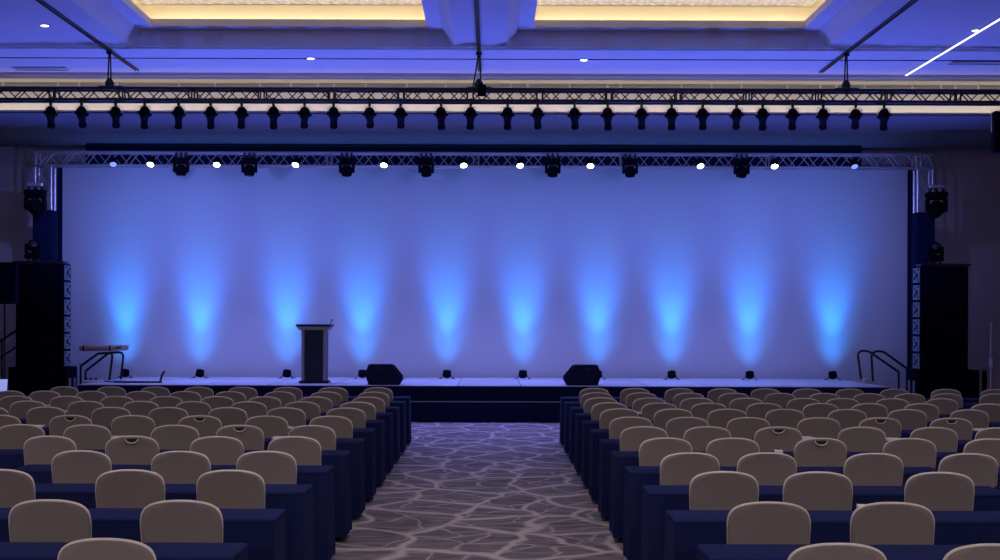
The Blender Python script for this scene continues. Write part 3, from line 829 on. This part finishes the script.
for r in range(NR):
    for side, lst in ((-1, CHL[r]), (1, CHR[r])):
        seq = lst[::-1] if side < 0 else lst
        for k, e in enumerate(seq):
            px, hd = e if isinstance(e, tuple) else (e, 0)
            d = cdep(r, side) + random.uniform(-.035, .0) * (1 if r < 9 else .3)
            if r < 11: d = max(d, tfar(r + 1) + .075)
            loc = (wx(px, d), d, 0); rz = R(random.uniform(-3.5, 3.5))
            sd = 'left' if side < 0 else 'right'
            lb = 'taupe banquet chair %s of aisle, %s, %s from aisle' % (sd, rowname(r).replace('the ', '', 1), ORD[k + 1])
            if hd: lb = lb.replace('banquet chair', 'chair with handle cutout')
            src, tr = (hc, ctree1) if hd else (ch, ctree0)
            if fst[hd]: fst[hd] = False; src.location = loc; src.rotation_euler = (0, 0, rz); src['label'] = lb
            else: dup(src, loc, rz, lb, tr)

# ---------------------------------------------------------------- papers on the tables, plus lit table edges drawn as pale pads
PAP = [(224, 404, .22, 'paper', 3), (172, 419.5, .20, 'paper', 5), (34, 425, .20, 'paper', 6), (52, 405, .1, 'paper', 3), (75, 412, .26, 'paper', 5),  # last one is light on a table edge, drawn as pale paper
       (120, 436.2, .14, 'paper', 7), (288, 426.8, .10, 'paper', 6), (281, 437, .15, 'paper', 7), (732, 414.2, .4, 'paper', 5), (749, 410.5, .22, 'paper', 4),  # the widest stands in for a lit table edge
       (779, 420, .22, 'paper', 5), (806, 436.5, .13, 'paper', 7), (815, 410, .3, 'paper', 4), (880, 411, .24, 'redfolder', 4), (892, 437.8, .14, 'paper', 7),
       (943, 412, .24, 'paper', 4), (979, 429, .14, 'paper', 6), (869, 505, .12, 'paper', 10), (779, 451, .07, 'paper', 8), (638, 412, .06, 'paper', 5)]
def near_row(px, py):
    ds = 1.13 * F / (py - Y0 - ROLL * (px - 500))
    return min(range(NR), key=lambda r: max(0, ds - tfar(r) + .06, tfar(r) - .52 - ds))
PAP = [(px, py, w, mt, near_row(px, py)) for px, py, w, mt, r in PAP]
for q, (px, py, w, mt, r) in enumerate(PAP):
    ds = 1.13 * F / (py - Y0 - ROLL * (px - 500)); far = tfar(r); d = min(max(ds, far - .40), far - .14)
    h = min(max(wz(py, d + .05, px) - TH, .018), .11); flat = h < .045
    sd = 'left' if px < 492 else 'right'
    same = sorted([p for p in PAP if p[4] == r and (p[0] < 492) == (px < 492)], key=lambda p: abs(p[0] - 492))
    idx = [p[0] for p in same].index(px) + 1
    lb = ('reddish' if mt == 'redfolder' else 'pale') + (' pad' if flat else ' card') + ' on table %s of aisle, %s' % (sd, rowname(r).replace('the ', '', 1))
    if len(same) > 1: lb += ', ' + ORD[idx] + ' from aisle'
    m = MB()
    if flat:
        m.box(-w / 2, w / 2, -.10, .10, 0, h, .004)
        t = m.build('notepad', M[mt], None, False, (wx(px, d), d, TH + .001))
        m = MB(); m.tube([(-w / 2 + .01, .085, h), (w / 2 - .01, .085, h)], .006, 6); m.build('binding', M['slot'], t)
    else:
        e = .05; m.prism([(-e, .0), (-.004, h), (.004, h), (e, 0), (e - .006, 0), (0, h - .01), (-e + .006, 0)], -w / 2, w / 2, axis='x')
        t = m.build('folded_card', M[mt], None, False, (wx(px, d), d, TH + .001))
    t.rotation_euler = (0, 0, R(random.uniform(-10, 10)))
    tag(t, lb, 'paper', 'papers on the tables')

# laptop at the left edge of the front row table
d = tfar(0) - .25
t = thing('laptop', 'open laptop with glowing bluish screen on the front left table', 'laptop', (wx(-4, d), d, TH))
m = MB(); m.box(-.17, .17, -.20, .02, 0, .018, .004); m.build('keyboard_base', M['blackplastic'], t)
m = MB(); m.box(-.17, .17, 0, .012, .0, .25, .004, mtx=Matrix.Translation((0, .02, .014)) @ Matrix.Rotation(R(-12), 4, 'X')); m.build('screen_lid', M['blackplastic'], t)
m = MB(); m.box(-.16, .16, -.003, .0, .012, .24, mtx=Matrix.Translation((0, .018, .016)) @ Matrix.Rotation(R(-12), 4, 'X')); m.build('display', M['screenlit'], t)

# ---------------------------------------------------------------- light
COVE, WASH, SEATW, FWD, UPE, PAR, PROFE, FRONT = 2.3, 1000, 430, 180, 95, 300, 260, 650
WARM = (1.0, .80, .50)
for ci, (x0, x1) in enumerate(CX):
    for y0, y1 in CY:
        zc = 6.925; o = .31
        for (a, b, tgt, ln) in (((x0 + x1) / 2, y1 - o, (0, 1, .9), x1 - x0 - .7), ((x0 + x1) / 2, y0 + o, (0, -1, .9), x1 - x0 - .7),
                               (x0 + o, (y0 + y1) / 2, (-1, 0, .9), y1 - y0 - .7), (x1 - o, (y0 + y1) / 2, (1, 0, .9), y1 - y0 - .7)):
            l = light('AREA', 'cove light', (a, b, zc), COVE * ln, WARM, shape='RECTANGLE', size=ln, size_y=.04)
            z = -Vector(tgt).normalized(); xax = Vector((0, 1, 0)) if abs(tgt[0]) > .5 else Vector((1, 0, 0)); yax = z.cross(xax)
            l.rotation_euler = Matrix((xax, yax, z)).transposed().to_euler()
# cove over the stage
l = light('AREA', 'stage cove light', (0, 28.22, 5.875), 48, (1, .88, .70), shape='RECTANGLE', size=29, size_y=.05)
z = -Vector((0, .7, 1)).normalized(); xax = Vector((1, 0, 0)); l.rotation_euler = Matrix((xax, z.cross(xax), z)).transposed().to_euler()
# added blue lamps, unseen at the foot of the stage, to tint the ceiling
for X, e in ((-8.0, 1.2), (-3.2, 1.2), (3.2, 1.2), (8.0, 1.2)):
    light('SPOT', 'unseen ceiling fill', (X, 27.92, .25), WASH * e, (.10, .14, 1.0), (X * .9, 25.0, CH), spot_size=R(120), spot_blend=1, shadow_soft_size=.15)
# added lamps without fixtures, brightening seats, tables and carpet from above
for X in (-7.6, -.2, 7.2):
    for Y in (2.0, 9.0, 16.0):
        light('SPOT', 'unseen seat fill', (X, Y, CH - .05), SEATW * (.4 if Y > 12 else 1), (1.0, .86, .92), (X, Y, 0), spot_size=R(140), spot_blend=1, shadow_soft_size=.25)
# added lamps without fixtures, filling the chair backs from the camera side
for X in (-5.5, 5.0):
    for Y in (-3.0, 3.5, 10.0):
        light('SPOT', 'unseen forward fill', (X, Y, CH - .05), FWD * {-3.0: 3.0, 3.5: .9, 10.0: .05}[Y], (1.0, .87, .92), (X * .8, Y + 9, .6), spot_size=R(95), spot_blend=1, shadow_soft_size=.2)
# uplights on the backdrop: a narrow core and its wider spill
for px in UPX:
    X = wx(px, UD); XT = wx(px, BD)
    for e, sp, sx, zz, c in ((.7, 116, .38, 1.6, (.02, .28, 1.0)), (.8, 62, .42, 2.05, (.02, .50, 1.0)), (2.6, 72, .58, 3.1, (.02, .16, 1.0))):
        light('SPOT', 'uplight beam', (X, UD + .05, SH + .22), UPE * e, c, (XT, BD, SH + zz), spot_size=R(sp), spot_blend=1, shadow_soft_size=.05).scale = (sx, 1, 1)
# par lights on the stage
for px, lit in PARS:
    if lit:
        X = wx(px, LT)
        light('SPOT', 'par beam', (X, LT - .12, lt0 - .12), PAR, (.25, .27, 1.0), (X * .97, LT + .1, 0), spot_size=R(86), spot_blend=1, shadow_soft_size=.08)
for px in (296, 463, 519.5, 699):  # extra spots added at four pars to brighten the carpet before the stage
    X = wx(px, LT); light('SPOT', 'added carpet beam', (X, LT - .25, lt0 - .12), FRONT, (.30, .30, 1.0), (X * .7, 25.5, 0), spot_size=R(60), spot_blend=1, shadow_soft_size=.08)
# profile spotlights of the upper truss thrown on to the backdrop
for px in PROF[1::3]:
    X = wx(px, UT); light('SPOT', 'profile beam', (X * 1.02, UT + .35, ut0 - 1.12), PROFE * (1.9 if abs(X) > 5 else 1), (.17, .23, 1.0), (X * 1.18, BD, 3.6), spot_size=R(58), spot_blend=1, shadow_soft_size=.05)
w = bpy.data.worlds.new('world'); S.world = w; w.use_nodes = True
w.node_tree.nodes['Background'].inputs['Color'].default_value = (.01, .01, .02, 1)
w.node_tree.nodes['Background'].inputs['Strength'].default_value = .5

# ---------------------------------------------------------------- camera
cam = bpy.data.cameras.new('camera'); co = bpy.data.objects.new('camera', cam); COL.objects.link(co)
cam.sensor_width = 36; cam.lens = F * 36 / 1000; cam.shift_x = (500 - VPX) / 1000; cam.shift_y = (Y0 - 280) / 1000
cam.clip_end = 200
co.matrix_world = Matrix.Translation((0, 0, CZ)) @ Matrix.Rotation(-ROLL, 4, 'Y') @ Matrix.Rotation(R(90), 4, 'X')
S.camera = co
S.view_settings.view_transform = 'Standard'; S.view_settings.look = 'None'; S.view_settings.gamma = 1; S.view_settings.use_curve_mapping = False
S.view_settings.exposure = 0
S.cycles.max_bounces = 6; S.cycles.diffuse_bounces = 4
S.cycles.use_denoising = True
S.cycles.sample_clamp_indirect = 4
